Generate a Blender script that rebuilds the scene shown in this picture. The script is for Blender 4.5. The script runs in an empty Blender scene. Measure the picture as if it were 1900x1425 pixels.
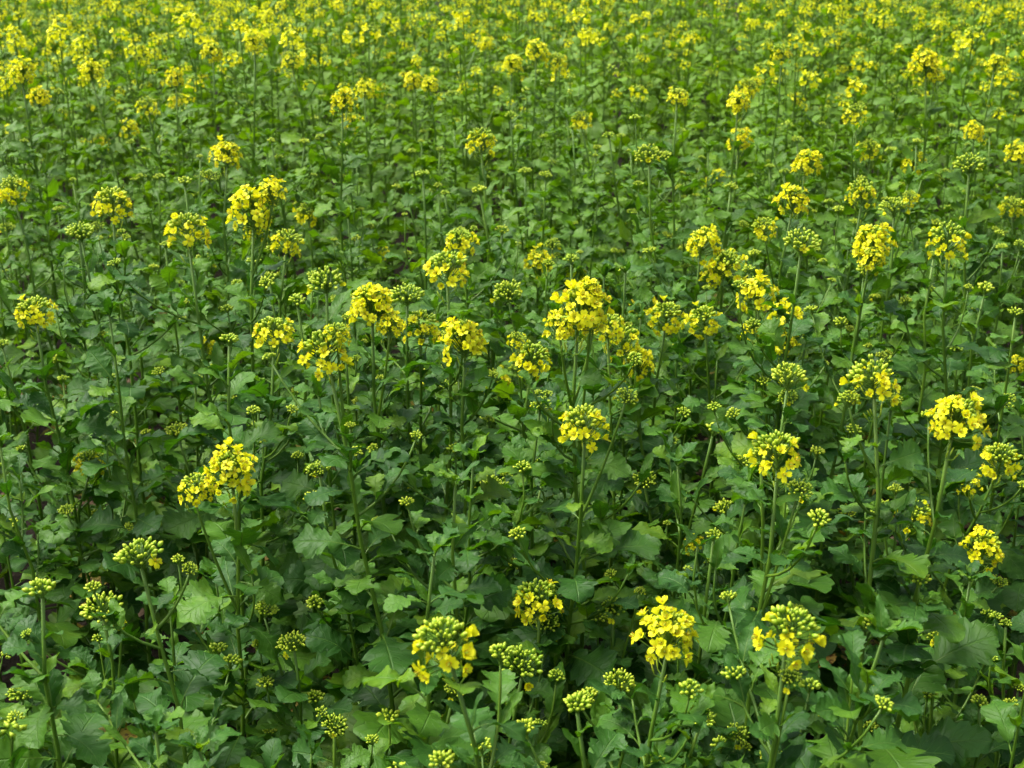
import bpy, math, random
import numpy as np
from mathutils import Matrix, Vector

rng = np.random.default_rng(11)
random.seed(11)
scene = bpy.context.scene
COL = scene.collection

# ------------------------------------------------------------------ camera, sky, sun, exposure
CAM_Z, PITCH, FPX, W0, H0 = 1.55, math.radians(20.0), 2640.0, 1900.0, 1425.0
cam_data = bpy.data.cameras.new('camera')
cam_data.sensor_width = 36.0
cam_data.lens = 36.0 * FPX / W0
cam_data.clip_start, cam_data.clip_end = 0.05, 2000.0
cam_data.dof.use_dof = True
cam_data.dof.focus_distance = 2.0
cam_data.dof.aperture_fstop = 11.0
cam = bpy.data.objects.new('camera', cam_data)
cam.location = (0, 0, CAM_Z)
cam.rotation_euler = (math.radians(90) - PITCH, 0, 0)
COL.objects.link(cam)
scene.camera = cam

SUN_EL, SUN_AZ = math.radians(62), math.radians(-75)      # azimuth from +Y towards +X: high and to the left
world = bpy.data.worlds.new('World')
scene.world = world
world.use_nodes = True
wn, wl = world.node_tree.nodes, world.node_tree.links
bgn = wn['Background']
sky = wn.new('ShaderNodeTexSky')
sky.sky_type = 'NISHITA'
sky.sun_disc = False
sky.sun_elevation = SUN_EL
sky.sun_rotation = SUN_AZ
sky.air_density = 1.0
sky.dust_density = 6.0
sky.ozone_density = 1.0
hsv = wn.new('ShaderNodeHueSaturation')
hsv.inputs['Saturation'].default_value = 0.55           # thin cloud: a paler sky
wl.new(sky.outputs[0], hsv.inputs['Color'])
wl.new(hsv.outputs[0], bgn.inputs['Color'])
bgn.inputs['Strength'].default_value = 0.078

sd = bpy.data.lights.new('sun', 'SUN')
sd.energy = 1.45
sd.angle = math.radians(38)
sd.color = (1.0, 0.97, 0.92)
sun = bpy.data.objects.new('sun', sd)
dv = Vector((math.sin(SUN_AZ) * math.cos(SUN_EL), math.cos(SUN_AZ) * math.cos(SUN_EL), math.sin(SUN_EL)))
sun.rotation_euler = dv.to_track_quat('Z', 'Y').to_euler()
COL.objects.link(sun)

scene.view_settings.view_transform = 'Standard'
scene.view_settings.look = 'None'
scene.view_settings.gamma = 1.0
scene.view_settings.exposure = 1.94
scene.render.engine = 'CYCLES'
scene.cycles.max_bounces = 4
scene.cycles.diffuse_bounces = 3
scene.cycles.adaptive_threshold = 0.02
scene.cycles.glossy_bounces = 1
scene.cycles.transmission_bounces = 2
scene.cycles.caustics_reflective = False
scene.cycles.caustics_refractive = False

# ------------------------------------------------------------------ view geometry (where a photo point lies in the field)
FWD = np.array([0, math.cos(PITCH), -math.sin(PITCH)])
UPV = np.array([0, math.sin(PITCH), math.cos(PITCH)])
RGT = np.array([1.0, 0, 0])
CAMP = np.array([0, 0, CAM_Z])


def ray(px, py):
    return FWD + RGT * ((px - W0 / 2) / FPX) - UPV * ((py - H0 / 2) / FPX)


def at_height(px, py, z):
    d = ray(px, py)
    return CAMP + d * ((z - CAM_Z) / d[2])


def project(p):
    q = np.asarray(p) - CAMP
    dep = q @ FWD
    return W0 / 2 + FPX * (q @ RGT) / dep, H0 / 2 - FPX * (q @ UPV) / dep, dep


# ------------------------------------------------------------------ materials
def new_mat(name):
    m = bpy.data.materials.new(name)
    m.use_nodes = True
    m.node_tree.nodes.clear()
    return m, m.node_tree.nodes, m.node_tree.links


def math_node(n, l, op, a, b=None, c=None):
    x = n.new('ShaderNodeMath')
    x.operation = op
    for i, v in enumerate((a, b, c)):
        if v is None:
            continue
        if isinstance(v, (int, float)):
            x.inputs[i].default_value = v
        else:
            l.new(v, x.inputs[i])
    return x.outputs[0]


def ramp(n, l, fac, stops):
    r = n.new('ShaderNodeValToRGB')
    e = r.color_ramp.elements
    while len(e) < len(stops):
        e.new(0.5)
    for el, (p, c) in zip(e, stops):
        el.position, el.color = p, (*c, 1)
    l.new(fac, r.inputs[0])
    return r.outputs[0]


def mixc(n, l, fac, a, b, mode='MIX'):
    x = n.new('ShaderNodeMix')
    x.data_type = 'RGBA'
    x.blend_type = mode
    for key, v in ((0, fac), (6, a), (7, b)):
        if isinstance(v, (int, float)):
            x.inputs[key].default_value = v
        elif isinstance(v, tuple):
            x.inputs[key].default_value = (*v, 1)
        else:
            l.new(v, x.inputs[key])
    return x.outputs[2]


def variation(n, l):
    oi = n.new('ShaderNodeObjectInfo')
    at = n.new('ShaderNodeAttribute')
    at.attribute_name = 'tint'
    return math_node(n, l, 'FRACT', math_node(n, l, 'ADD', oi.outputs['Random'], at.outputs['Fac']))


def noise(n, l, scale, detail=3.0, vec=None, rough=0.55):
    x = n.new('ShaderNodeTexNoise')
    x.inputs['Scale'].default_value = scale
    x.inputs['Detail'].default_value = detail
    x.inputs['Roughness'].default_value = rough
    if vec is not None:
        l.new(vec, x.inputs['Vector'])
    return x.outputs[0]


def thin_surface(n, l, col, trans_col, trans, rough, spec, bump=None, sheen=0.0):
    p = n.new('ShaderNodeBsdfPrincipled')
    l.new(col, p.inputs['Base Color'])
    if isinstance(rough, float):
        p.inputs['Roughness'].default_value = rough
    else:
        l.new(rough, p.inputs['Roughness'])
    p.inputs['Specular IOR Level'].default_value = spec
    t = n.new('ShaderNodeBsdfTranslucent')
    l.new(trans_col, t.inputs['Color'])
    if bump is not None:
        l.new(bump, p.inputs['Normal'])
        l.new(bump, t.inputs['Normal'])
    mx = n.new('ShaderNodeMixShader')
    mx.inputs[0].default_value = trans
    l.new(p.outputs[0], mx.inputs[1])
    l.new(t.outputs[0], mx.inputs[2])
    o = n.new('ShaderNodeOutputMaterial')
    l.new(mx.outputs[0], o.inputs[0])


def leaf_material(name, stops, vein_col, trans_gain, spots=0.0, ripe=None):
    m, n, l = new_mat(name)
    uv = n.new('ShaderNodeUVMap').outputs[0]
    sp = n.new('ShaderNodeSeparateXYZ')
    l.new(uv, sp.inputs[0])
    u, v = sp.outputs[0], sp.outputs[1]
    av = math_node(n, l, 'ABSOLUTE', v)
    mid = math_node(n, l, 'SUBTRACT', 1.0, math_node(n, l, 'SMOOTH_MIN', math_node(n, l, 'MULTIPLY', av, 16.0), 1.0, 0.1))
    # lateral veins run out and forward from the midrib
    ph = math_node(n, l, 'MULTIPLY', math_node(n, l, 'SUBTRACT', u, math_node(n, l, 'MULTIPLY', av, 0.22)), 9.0)
    tri = math_node(n, l, 'ABSOLUTE', math_node(n, l, 'SUBTRACT', math_node(n, l, 'FRACT', ph), 0.5))
    lat = math_node(n, l, 'MAXIMUM', math_node(n, l, 'SUBTRACT', 1.0, math_node(n, l, 'MULTIPLY', tri, 11.0)), 0.0)
    vein = math_node(n, l, 'MAXIMUM', mid, math_node(n, l, 'MULTIPLY', lat, 0.45))
    geo = n.new('ShaderNodeNewGeometry')
    nz = noise(n, l, 45.0, 2.0, geo.outputs['Position'])
    var = variation(n, l)
    mixv = math_node(n, l, 'ADD', math_node(n, l, 'MULTIPLY', var, 0.75), math_node(n, l, 'MULTIPLY', nz, 0.30))
    col = ramp(n, l, mixv, stops)
    if ripe is not None:
        sy = n.new('ShaderNodeSeparateXYZ')
        l.new(geo.outputs['Position'], sy.inputs[0])
        mr = n.new('ShaderNodeMapRange')
        mr.inputs[1].default_value, mr.inputs[2].default_value = 2.3, 5.8
        mr.inputs[3].default_value, mr.inputs[4].default_value = 0.0, 0.8
        l.new(sy.outputs[1], mr.inputs[0])
        col = mixc(n, l, mr.outputs[0], col, ripe)
    col = mixc(n, l, math_node(n, l, 'MULTIPLY', vein, 0.42), col, vein_col)
    if spots:
        s = noise(n, l, 90.0, 4.0, geo.outputs['Position'])
        s = math_node(n, l, 'GREATER_THAN', s, 1.0 - spots)
        col = mixc(n, l, s, col, (0.10, 0.055, 0.02))
    tc = mixc(n, l, 1.0, col, trans_gain, 'MULTIPLY')
    hgt = math_node(n, l, 'MULTIPLY', vein, -0.8)
    b = n.new('ShaderNodeBump')
    b.inputs['Strength'].default_value = 0.45
    b.inputs['Distance'].default_value = 0.004
    l.new(hgt, b.inputs['Height'])
    rough = math_node(n, l, 'ADD', math_node(n, l, 'MULTIPLY', nz, 0.2), 0.42)
    thin_surface(n, l, col, tc, 0.26, rough, 0.26, b.outputs[0])
    return m


def plain_plant_material(name, stops, trans_gain, trans, rough, spec, use_u=False, scale=60.0):
    m, n, l = new_mat(name)
    geo = n.new('ShaderNodeNewGeometry')
    nz = noise(n, l, scale, 3.0, geo.outputs['Position'])
    var = variation(n, l)
    f = math_node(n, l, 'ADD', math_node(n, l, 'MULTIPLY', var, 0.35), math_node(n, l, 'MULTIPLY', nz, 0.45))
    if use_u:
        uv = n.new('ShaderNodeUVMap').outputs[0]
        sp = n.new('ShaderNodeSeparateXYZ')
        l.new(uv, sp.inputs[0])
        f = math_node(n, l, 'ADD', math_node(n, l, 'MULTIPLY', f, 0.5), math_node(n, l, 'MULTIPLY', sp.outputs[0], 0.6))
    col = ramp(n, l, f, stops)
    tc = mixc(n, l, 1.0, col, trans_gain, 'MULTIPLY')
    thin_surface(n, l, col, tc, trans, rough, spec)
    return m


MAT_LEAF = leaf_material('mustard_leaf', [(0.05, (0.013, 0.060, 0.007)), (0.45, (0.033, 0.110, 0.010)), (0.8, (0.066, 0.165, 0.008)), (1.0, (0.14, 0.24, 0.007))],
                         (0.11, 0.22, 0.04), (2.2, 2.2, 0.4), ripe=(0.115, 0.225, 0.003))
MAT_STEM = plain_plant_material('mustard_stem', [(0.0, (0.05, 0.125, 0.010)), (0.5, (0.10, 0.20, 0.014)), (1.0, (0.20, 0.30, 0.022))], (1.5, 1.5, 0.8), 0.12, 0.45, 0.4)
MAT_BUD = plain_plant_material('mustard_bud', [(0.0, (0.09, 0.25, 0.012)), (0.45, (0.26, 0.42, 0.02)), (1.0, (0.60, 0.64, 0.04))], (1.5, 1.5, 0.8), 0.2, 0.45, 0.35, use_u=True)
MAT_PETAL = plain_plant_material('mustard_petal', [(0.0, (0.77, 0.68, 0.008)), (0.4, (0.80, 0.81, 0.012)), (1.0, (0.82, 0.88, 0.035))], (1.1, 1.1, 1.0), 0.35, 0.5, 0.25)
MAT_OLD = leaf_material('yellowing_leaf', [(0.05, (0.16, 0.15, 0.02)), (0.5, (0.30, 0.24, 0.03)), (1.0, (0.36, 0.22, 0.05))], (0.34, 0.30, 0.10), (1.6, 1.5, 0.8), spots=0.42)
MAT_ANTHER = plain_plant_material('mustard_anther', [(0.0, (0.50, 0.36, 0.01)), (1.0, (0.75, 0.5, 0.02))], (1.2, 1.1, 1.0), 0.1, 0.6, 0.2)
MATS = [MAT_LEAF, MAT_STEM, MAT_BUD, MAT_PETAL, MAT_OLD, MAT_ANTHER]
LEAF, STEM, BUD, PETAL, OLD, ANTHER = range(6)


def soil_material():
    m, n, l = new_mat('dark_soil')
    geo = n.new('ShaderNodeNewGeometry')
    a = noise(n, l, 9.0, 8.0, geo.outputs['Position'], 0.65)
    b_ = noise(n, l, 70.0, 6.0, geo.outputs['Position'], 0.7)
    f = math_node(n, l, 'ADD', math_node(n, l, 'MULTIPLY', a, 0.6), math_node(n, l, 'MULTIPLY', b_, 0.4))
    col = ramp(n, l, f, [(0.3, (0.010, 0.007, 0.005)), (0.55, (0.022, 0.015, 0.010)), (0.75, (0.05, 0.036, 0.024))])
    bp = n.new('ShaderNodeBump')
    bp.inputs['Strength'].default_value = 0.9
    bp.inputs['Distance'].default_value = 0.02
    l.new(f, bp.inputs['Height'])
    p = n.new('ShaderNodeBsdfPrincipled')
    l.new(col, p.inputs['Base Color'])
    p.inputs['Roughness'].default_value = 0.92
    p.inputs['Specular IOR Level'].default_value = 0.2
    l.new(bp.outputs[0], p.inputs['Normal'])
    o = n.new('ShaderNodeOutputMaterial')
    l.new(p.outputs[0], o.inputs[0])
    return m


MAT_SOIL = soil_material()


def dry_material():
    m, n, l = new_mat('dry_litter')
    geo = n.new('ShaderNodeNewGeometry')
    nz = noise(n, l, 60.0, 4.0, geo.outputs['Position'])
    var = variation(n, l)
    f = math_node(n, l, 'ADD', math_node(n, l, 'MULTIPLY', var, 0.6), math_node(n, l, 'MULTIPLY', nz, 0.4))
    col = ramp(n, l, f, [(0.1, (0.07, 0.045, 0.03)), (0.5, (0.20, 0.13, 0.08)), (0.9, (0.38, 0.29, 0.20))])
    thin_surface(n, l, col, col, 0.1, 0.8, 0.2)
    return m


MAT_DRY = dry_material()


# ------------------------------------------------------------------ shape library: arrays (verts, tris, material per tri, uv per vert)
class Shape:
    def __init__(self):
        self.V, self.F, self.M, self.U, self.n = [], [], [], [], 0

    def add(self, v, f, m, uv=None):
        v = np.asarray(v, float).reshape(-1, 3)
        f = np.asarray(f, int).reshape(-1, 3)
        self.V.append(v)
        self.F.append(f + self.n)
        self.M.append(np.full(len(f), m) if np.isscalar(m) else np.asarray(m))
        self.U.append(np.zeros((len(v), 2)) if uv is None else np.asarray(uv, float))
        self.n += len(v)
        return self

    def put(self, other, mat4):
        v, f, m, u = other.arrays()
        R = np.asarray(mat4)
        return self.add(v @ R[:3, :3].T + R[:3, 3], f, m, u)

    def arrays(self):
        if len(self.V) != 1:
            self.V, self.F = [np.concatenate(self.V)], [np.concatenate(self.F)]
            self.M, self.U = [np.concatenate(self.M)], [np.concatenate(self.U)]
        return self.V[0], self.F[0], self.M[0], self.U[0]


def make_mesh(name, shape, mats=MATS, tint=None):
    v, f, m, u = shape.arrays() if isinstance(shape, Shape) else shape
    me = bpy.data.meshes.new(name)
    me.vertices.add(len(v))
    me.vertices.foreach_set('co', v.astype(np.float32).ravel())
    nf = len(f)
    me.loops.add(nf * 3)
    me.loops.foreach_set('vertex_index', f.astype(np.int32).ravel())
    me.polygons.add(nf)
    me.polygons.foreach_set('loop_start', np.arange(0, nf * 3, 3, dtype=np.int32))
    me.polygons.foreach_set('loop_total', np.full(nf, 3, dtype=np.int32))
    used = sorted(set(int(x) for x in np.unique(m)))
    remap = np.zeros(max(used) + 1, dtype=np.int32)
    for k, x in enumerate(used):
        remap[x] = k
        me.materials.append(mats[x])
    me.polygons.foreach_set('material_index', remap[m].astype(np.int32))
    me.polygons.foreach_set('use_smooth', np.ones(nf, dtype=bool))
    uvl = me.uv_layers.new(name='UVMap')
    uvl.data.foreach_set('uv', u[f.ravel()].astype(np.float32).ravel())
    if tint is not None:
        a = me.attributes.new('tint', 'FLOAT', 'POINT')
        a.data.foreach_set('value', tint.astype(np.float32))
    me.update(calc_edges=True)
    return me


def grid_faces(rows, cols):
    r, c = np.meshgrid(np.arange(rows - 1), np.arange(cols - 1), indexing='ij')
    a = (r * cols + c).ravel()
    q = np.stack([a, a + cols, a + cols + 1, a + 1], 1)
    return np.concatenate([q[:, [0, 1, 2]], q[:, [0, 2, 3]]])


def tube(path, radii, sides, mat, cap=True):
    path = np.asarray(path, float)
    k = len(path)
    tan = np.gradient(path, axis=0)
    tan /= np.linalg.norm(tan, axis=1)[:, None] + 1e-9
    ref = np.array([1.0, 0, 0]) if abs(tan[0][0]) < 0.8 else np.array([0, 1.0, 0])
    n1 = np.cross(tan, ref)
    n1 /= np.linalg.norm(n1, axis=1)[:, None] + 1e-9
    n2 = np.cross(tan, n1)
    an = np.arange(sides) * 2 * math.pi / sides
    v = path[:, None, :] + np.asarray(radii)[:, None, None] * (np.cos(an)[None, :, None] * n1[:, None, :] + np.sin(an)[None, :, None] * n2[:, None, :])
    v = v.reshape(-1, 3)
    fs = []
    for i in range(k - 1):
        for j in range(sides):
            a, b = i * sides + j, i * sides + (j + 1) % sides
            fs += [(a, b, b + sides), (a, b + sides, a + sides)]
    uv = np.repeat(np.stack([np.linspace(0, 1, k), np.zeros(k)], 1), sides, 0)
    if cap:
        v = np.concatenate([v, path[-1:]])
        t0 = (k - 1) * sides
        fs += [(t0 + j, t0 + (j + 1) % sides, len(v) - 1) for j in range(sides)]
        uv = np.concatenate([uv, [[1, 0]]])
    return v, np.array(fs), mat, uv


def leaf_shape(r, rows, cols, kind, mat=LEAF):
    """unit-length leaf: petiole, lobed toothed blade; kind 'broad', 'lobed' or 'narrow'"""
    s = Shape()
    p0 = {'broad': 0.20, 'lobed': 0.17, 'narrow': 0.05}[kind]
    wmax = {'broad': r.uniform(0.27, 0.34), 'lobed': r.uniform(0.25, 0.32), 'narrow': r.uniform(0.12, 0.19)}[kind]
    th0, th1 = math.radians(r.uniform(28, 55)), math.radians(r.uniform(-50, -5))
    if kind == 'narrow':
        th0, th1 = math.radians(r.uniform(25, 55)), math.radians(r.uniform(-15, 25))
    t = np.linspace(0, 1, rows)
    tooth_n = r.uniform(6, 8.5)
    pk = {'broad': 0.55, 'lobed': 0.60, 'narrow': 0.42}[kind]
    side_w = []
    for sd_ in range(2):
        base = np.where(t < pk, np.sin(np.clip(t / pk, 0, 1) * math.pi / 2) ** 0.62, np.cos(np.clip((t - pk) / (1 - pk), 0, 1) * math.pi / 2) ** 0.72)
        w = wmax * base
        if kind != 'narrow':
            nl = 3 if kind == 'lobed' else 2
            for q in range(nl):
                c = (0.13 + 0.21 * q if kind == 'lobed' else 0.20 + 0.34 * q) + r.uniform(-0.03, 0.03)
                depth = (0.72 - 0.15 * q if kind == 'lobed' else 0.52 - 0.22 * q) * r.uniform(0.7, 1.15)
                w = w * (1 - depth * np.exp(-((t - c) / 0.036) ** 2))
            if kind == 'lobed':
                w = w * (0.55 + 0.45 * np.clip((t - 0.05) / 0.45, 0, 1))
        saw = ((t * tooth_n + r.uniform(0, 1)) % 1.0)
        w = w * (1 + (0.30 if kind != 'narrow' else 0.22) * (saw - 0.5)) + 0.002
        w[-1] = 0.001
        side_w.append(w)
    vs = np.linspace(-1, 1, cols)
    Wd = np.where(vs[None, :] < 0, side_w[0][:, None], side_w[1][:, None]) * vs[None, :]
    av = np.abs(vs)[None, :]
    th = th0 + (th1 - th0) * (p0 + (1 - p0) * t)
    ts = np.linspace(0, 1, 41)
    ang = th0 + (th1 - th0) * ts
    cx = np.concatenate([[0], np.cumsum(np.cos(ang[:-1]) / 40)])
    cz = np.concatenate([[0], np.cumsum(np.sin(ang[:-1]) / 40)])
    shear = r.uniform(0.05, 0.22)
    along = p0 + (1 - p0) * t[:, None] + shear * np.abs(Wd) * (1 - 0.5 * t[:, None])
    along = np.clip(along, 0, 1.03)
    cup = r.uniform(-0.10, 0.40)
    wav = r.uniform(0.02, 0.06)
    nrm = cup * np.abs(Wd) * av + wav * np.sin(t[:, None] * r.uniform(9, 16) + r.uniform(0, 6) + 2.0 * np.sign(vs)[None, :]) * av ** 1.5
    nrm = nrm + 0.020 * np.sin(t[:, None] * 44 - av * 9) * np.sin(av * math.pi) * (np.abs(Wd) / wmax)
    twist = r.uniform(-0.35, 0.35) * t[:, None]
    X = np.interp(along, ts, cx)
    Z = np.interp(along, ts, cz)
    a2 = np.interp(along, ts, ang)
    Yv = Wd * np.cos(twist) - nrm * np.sin(twist)
    N = Wd * np.sin(twist) + nrm * np.cos(twist)
    bow = r.uniform(-0.09, 0.09)
    Yv = Yv + bow * along ** 2
    v = np.stack([X - N * np.sin(a2), Yv, Z + N * np.cos(a2)], -1).reshape(-1, 3)
    uv = np.stack([np.repeat(t, cols), np.tile(vs, rows)], 1)
    s.add(v, grid_faces(rows, cols), mat, uv)
    # petiole and the raised midrib under the blade
    k = 2 if rows < 8 else 3 if rows < 20 else 7
    tt = np.linspace(0, 0.8, k)
    pth = np.stack([np.interp(tt, ts, cx), bow * tt ** 2, np.interp(tt, ts, cz) - 0.006], 1)
    s.add(*tube(pth, np.linspace(0.017, 0.005, k), 3 if rows < 20 else 5, STEM, cap=False))
    return s


def bud_shape(sides=5):
    a = np.arange(sides) * 2 * math.pi / sides
    rings = [(0.0, 0.0), (0.28, 0.28), (0.68, 0.32), (1.0, 0.10)] if sides > 4 else [(0.0, 0.0), (0.55, 0.42)]
    v, uv = [(0, 0, 0)], [(0.0, 0)]
    for z, rr in rings[1:]:
        for q in a:
            v.append((rr * math.cos(q), rr * math.sin(q), z))
            uv.append((z, 0))
    f = [(0, 1 + (j + 1) % sides, 1 + j) for j in range(sides)]
    for i in range(len(rings) - 2):
        for j in range(sides):
            A, B = 1 + i * sides + j, 1 + i * sides + (j + 1) % sides
            f += [(A, B, B + sides), (A, B + sides, A + sides)]
    t0 = 1 + (len(rings) - 2) * sides
    v.append((0, 0, 1.03))
    uv.append((1.0, 0))
    f += [(t0 + j, t0 + (j + 1) % sides, len(v) - 1) for j in range(sides)]
    return Shape().add(v, f, BUD, uv)


def flower_shape(r, lod, shut=0.0):
    """one cross-shaped flower, about 14 mm across, facing +z, base of the calyx at the origin"""
    s = Shape()
    for k in range(4):
        az = k * math.pi / 2 + r.uniform(-0.16, 0.16)
        L = 0.0076 * r.uniform(0.85, 1.15)
        wd = 0.0034 * r.uniform(0.85, 1.15)
        e0, e1 = math.radians(r.uniform(60, 80)), math.radians(r.uniform(-25, 25) + 45 * shut)
        rows, cols = [(6, 4), (3, 2), (2, 2)][lod]
        t = np.linspace(0, 1, rows)
        vs = np.linspace(-1, 1, cols)
        w = wd * np.interp(t, [0, 0.25, 0.45, 0.7, 0.88, 1.0], [0.16, 0.24, 0.7, 1.0, 0.85, 0.42])
        if lod:
            w = wd * np.array([0.25, 1.0, 0.7] if lod == 1 else [0.35, 1.0])
        ang = e0 + (e1 - e0) * np.clip(t * 1.7, 0, 1)
        st = L * 1.35 / (rows - 1)
        x = np.concatenate([[0], np.cumsum(np.cos(ang[:-1]) * st)])
        z = np.concatenate([[0], np.cumsum(np.sin(ang[:-1]) * st)])
        Y = w[:, None] * vs[None, :]
        up = 0.22 * np.abs(Y) * np.abs(vs)[None, :] * r.uniform(-0.6, 1.0)
        X = x[:, None] - up * np.sin(ang)[:, None] - (0.0010 * (np.abs(vs) < 0.5)[None, :] * (t[:, None] > 0.95) if lod == 0 else 0)
        Z = z[:, None] + up * np.cos(ang)[:, None]
        c, sn = math.cos(az), math.sin(az)
        v = np.stack([X * c - Y * sn, X * sn + Y * c, Z + 0.001], -1).reshape(-1, 3)
        uv = np.stack([np.repeat(t, cols), np.tile(vs, rows)], 1)
        s.add(v, grid_faces(rows, cols), PETAL, uv)
    if lod == 0:
        for k in range(4):
            az = k * math.pi / 2 + 0.78
            c, sn = math.cos(az), math.sin(az)
            q = np.array([(0, 0, 0), (0.0022 * c - 0.0008 * sn, 0.0022 * sn + 0.0008 * c, 0.002), (0.0022 * c + 0.0008 * sn, 0.0022 * sn - 0.0008 * c, 0.002), (0.0048 * c, 0.0048 * sn, 0.0026)])
            s.add(q, [(0, 2, 1), (1, 2, 3)], BUD, [(0.2, 0)] * 4)
        for k in range(6):
            az = k * math.pi / 3 + r.uniform(-0.2, 0.2)
            tip = np.array([0.0019 * math.cos(az), 0.0019 * math.sin(az), 0.0078 + r.uniform(-0.001, 0.001)])
            s.add(*tube([(0, 0, 0.002), tip * [1, 1, 0.75], tip], [0.0002, 0.00025, 0.0006], 3, ANTHER))
        s.add(*tube([(0, 0, 0), (0, 0, 0.004), (0, 0, 0.0085)], [0.0009, 0.0008, 0.0007], 4, BUD))
    return s


def orient(pos, direction, spin=0.0, scale=1.0):
    d = Vector(direction).normalized()
    q = d.to_track_quat('Z', 'Y').to_matrix().to_4x4()
    return Matrix.Translation(Vector(pos)) @ q @ Matrix.Rotation(spin, 4, 'Z') @ Matrix.Scale(scale, 4)


BUDS = [bud_shape(5), bud_shape(3), bud_shape(3)]
FLOWERS = [[flower_shape(rng, 0, [0, 0, 0.3, 0.6, 1.0, 0.15, 1.2, 0.5][q]) for q in range(8)], [flower_shape(rng, 1, q * 0.3) for q in range(3)], [flower_shape(rng, 2, 0.3) for q in range(3)]]


def head_shape(r, kind, lod):
    """inflorescence of mustard: dome of buds, open flowers round its foot, young pods under them.
    returns (Shape without the flowers, list of (flower variant, matrix)); about 6 cm across, stem tip at the origin"""
    s = Shape()
    nb = {'F': 34, 'M': 50, 'B': 66, 'S': 24}[kind]
    nf = {'F': int(r.integers(34, 44)), 'M': int(r.integers(17, 25)), 'B': int(r.integers(0, 3)), 'S': 0}[kind]
    if lod:
        nb = {'F': 10, 'M': 14, 'B': 18, 'S': 9}[kind]
        nf = {'F': 14, 'M': 9, 'B': 0, 'S': 0}[kind]
    top = {'F': 0.044, 'M': 0.038, 'B': 0.030, 'S': 0.016}[kind]
    sides = 4 if lod == 0 else 3
    s.add(*tube([(0, 0, -0.004), (r.uniform(-.001, .001), r.uniform(-.001, .001), top * 0.5), (0, 0, top * 0.88)], [0.0021, 0.0018, 0.0012], 5 if lod == 0 else 3, STEM))
    Rd = {'F': 0.013, 'M': 0.0170, 'B': 0.0195, 'S': 0.0088}[kind] * r.uniform(0.9, 1.1)
    squash = r.uniform(0.6, 1.0)
    for i in range(nb):
        u = (i + 0.5) / nb
        cph = 1 - u * (1.05 if kind in 'FM' else 1.2)
        sph = math.sqrt(max(0.0, 1 - min(1, abs(cph)) ** 2))
        az = i * 2.39996 + r.uniform(-0.25, 0.25)
        d = np.array([sph * math.cos(az), sph * math.sin(az), max(cph, -0.25) * squash + 0.15])
        d += r.uniform(-0.09, 0.09, 3)
        p = np.array([0, 0, top - Rd * 0.8]) + d * Rd * r.uniform(0.72, 1.12)
        size = (0.0052 + 0.0034 * u) * r.uniform(0.8, 1.2) * (1.0 if lod == 0 else 1.7)
        root = np.array([0, 0, max(0.0, top * 0.80 - 0.018 * u - (0.006 if kind == 'B' else 0.0))])
        s.put(BUDS[lod], orient(p, d + np.array([0, 0, 0.35]), r.uniform(0, 6), size))
        if lod == 0:
            mid = (root + p) / 2 + np.array([0, 0, -0.001])
            s.add(*tube([root, mid, p], [0.0006, 0.0005, 0.0007], 3, STEM, cap=False))
    fl = []
    lop, lopa = r.uniform(0, 0.45), r.uniform(0, 6.28)
    for i in range(nf):
        u = (i + 0.5) / max(nf, 1)
        az = i * 2.39996 * 1.0 + r.uniform(-0.35, 0.35)
        el = math.radians({'F': 68 - 88 * u, 'M': 30 - 55 * u, 'B': -5}[kind] + r.uniform(-12, 12))
        rad = {'F': 0.0225, 'M': 0.0215, 'B': 0.020}[kind] * r.uniform(0.72, 1.2) * (1 + lop * 0.6 * math.cos(az - lopa))
        el -= lop * 0.8 * (1 - math.cos(az - lopa)) * 0.5
        d = np.array([math.cos(el) * math.cos(az), math.cos(el) * math.sin(az), math.sin(el)])
        ctr = np.array([0, 0, {'F': 0.026, 'M': 0.020, 'B': 0.016}[kind] - 0.010 * u])
        p = ctr + d * rad
        root = np.array([0, 0, max(0.001, ctr[2] - 0.010 - 0.006 * u)])
        nd = d * np.array([1, 1, 0.8]) + np.array([0, 0, 0.45]) + r.uniform(-0.25, 0.25, 3)
        fl.append((int(r.integers(0, len(FLOWERS[lod]))), orient(p, nd, r.uniform(0, 6), r.uniform(0.85, 1.2) * (1.0 if lod == 0 else 1.35))))
        if lod == 0:
            mid = (root + p) / 2 + np.array([0, 0, -0.002])
            s.add(*tube([root, mid, p], [0.0007, 0.0006, 0.0009], 3, STEM, cap=False))
    if kind in 'FM' and lod == 0:
        for i in range(int(r.integers(3, 8))):
            az = r.uniform(0, 6.28)
            z0 = -r.uniform(0.0, 0.03)
            o = np.array([math.cos(az), math.sin(az), 0])
            p1 = np.array([0, 0, z0]) + o * 0.009 + np.array([0, 0, 0.004])
            p2 = p1 + o * 0.005 + np.array([0, 0, 0.011])
            s.add(*tube([(0, 0, z0), p1, (p1 + p2) / 2, p2], [0.0006, 0.0006, 0.0013, 0.0004], 4, BUD))
    return s, fl


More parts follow.
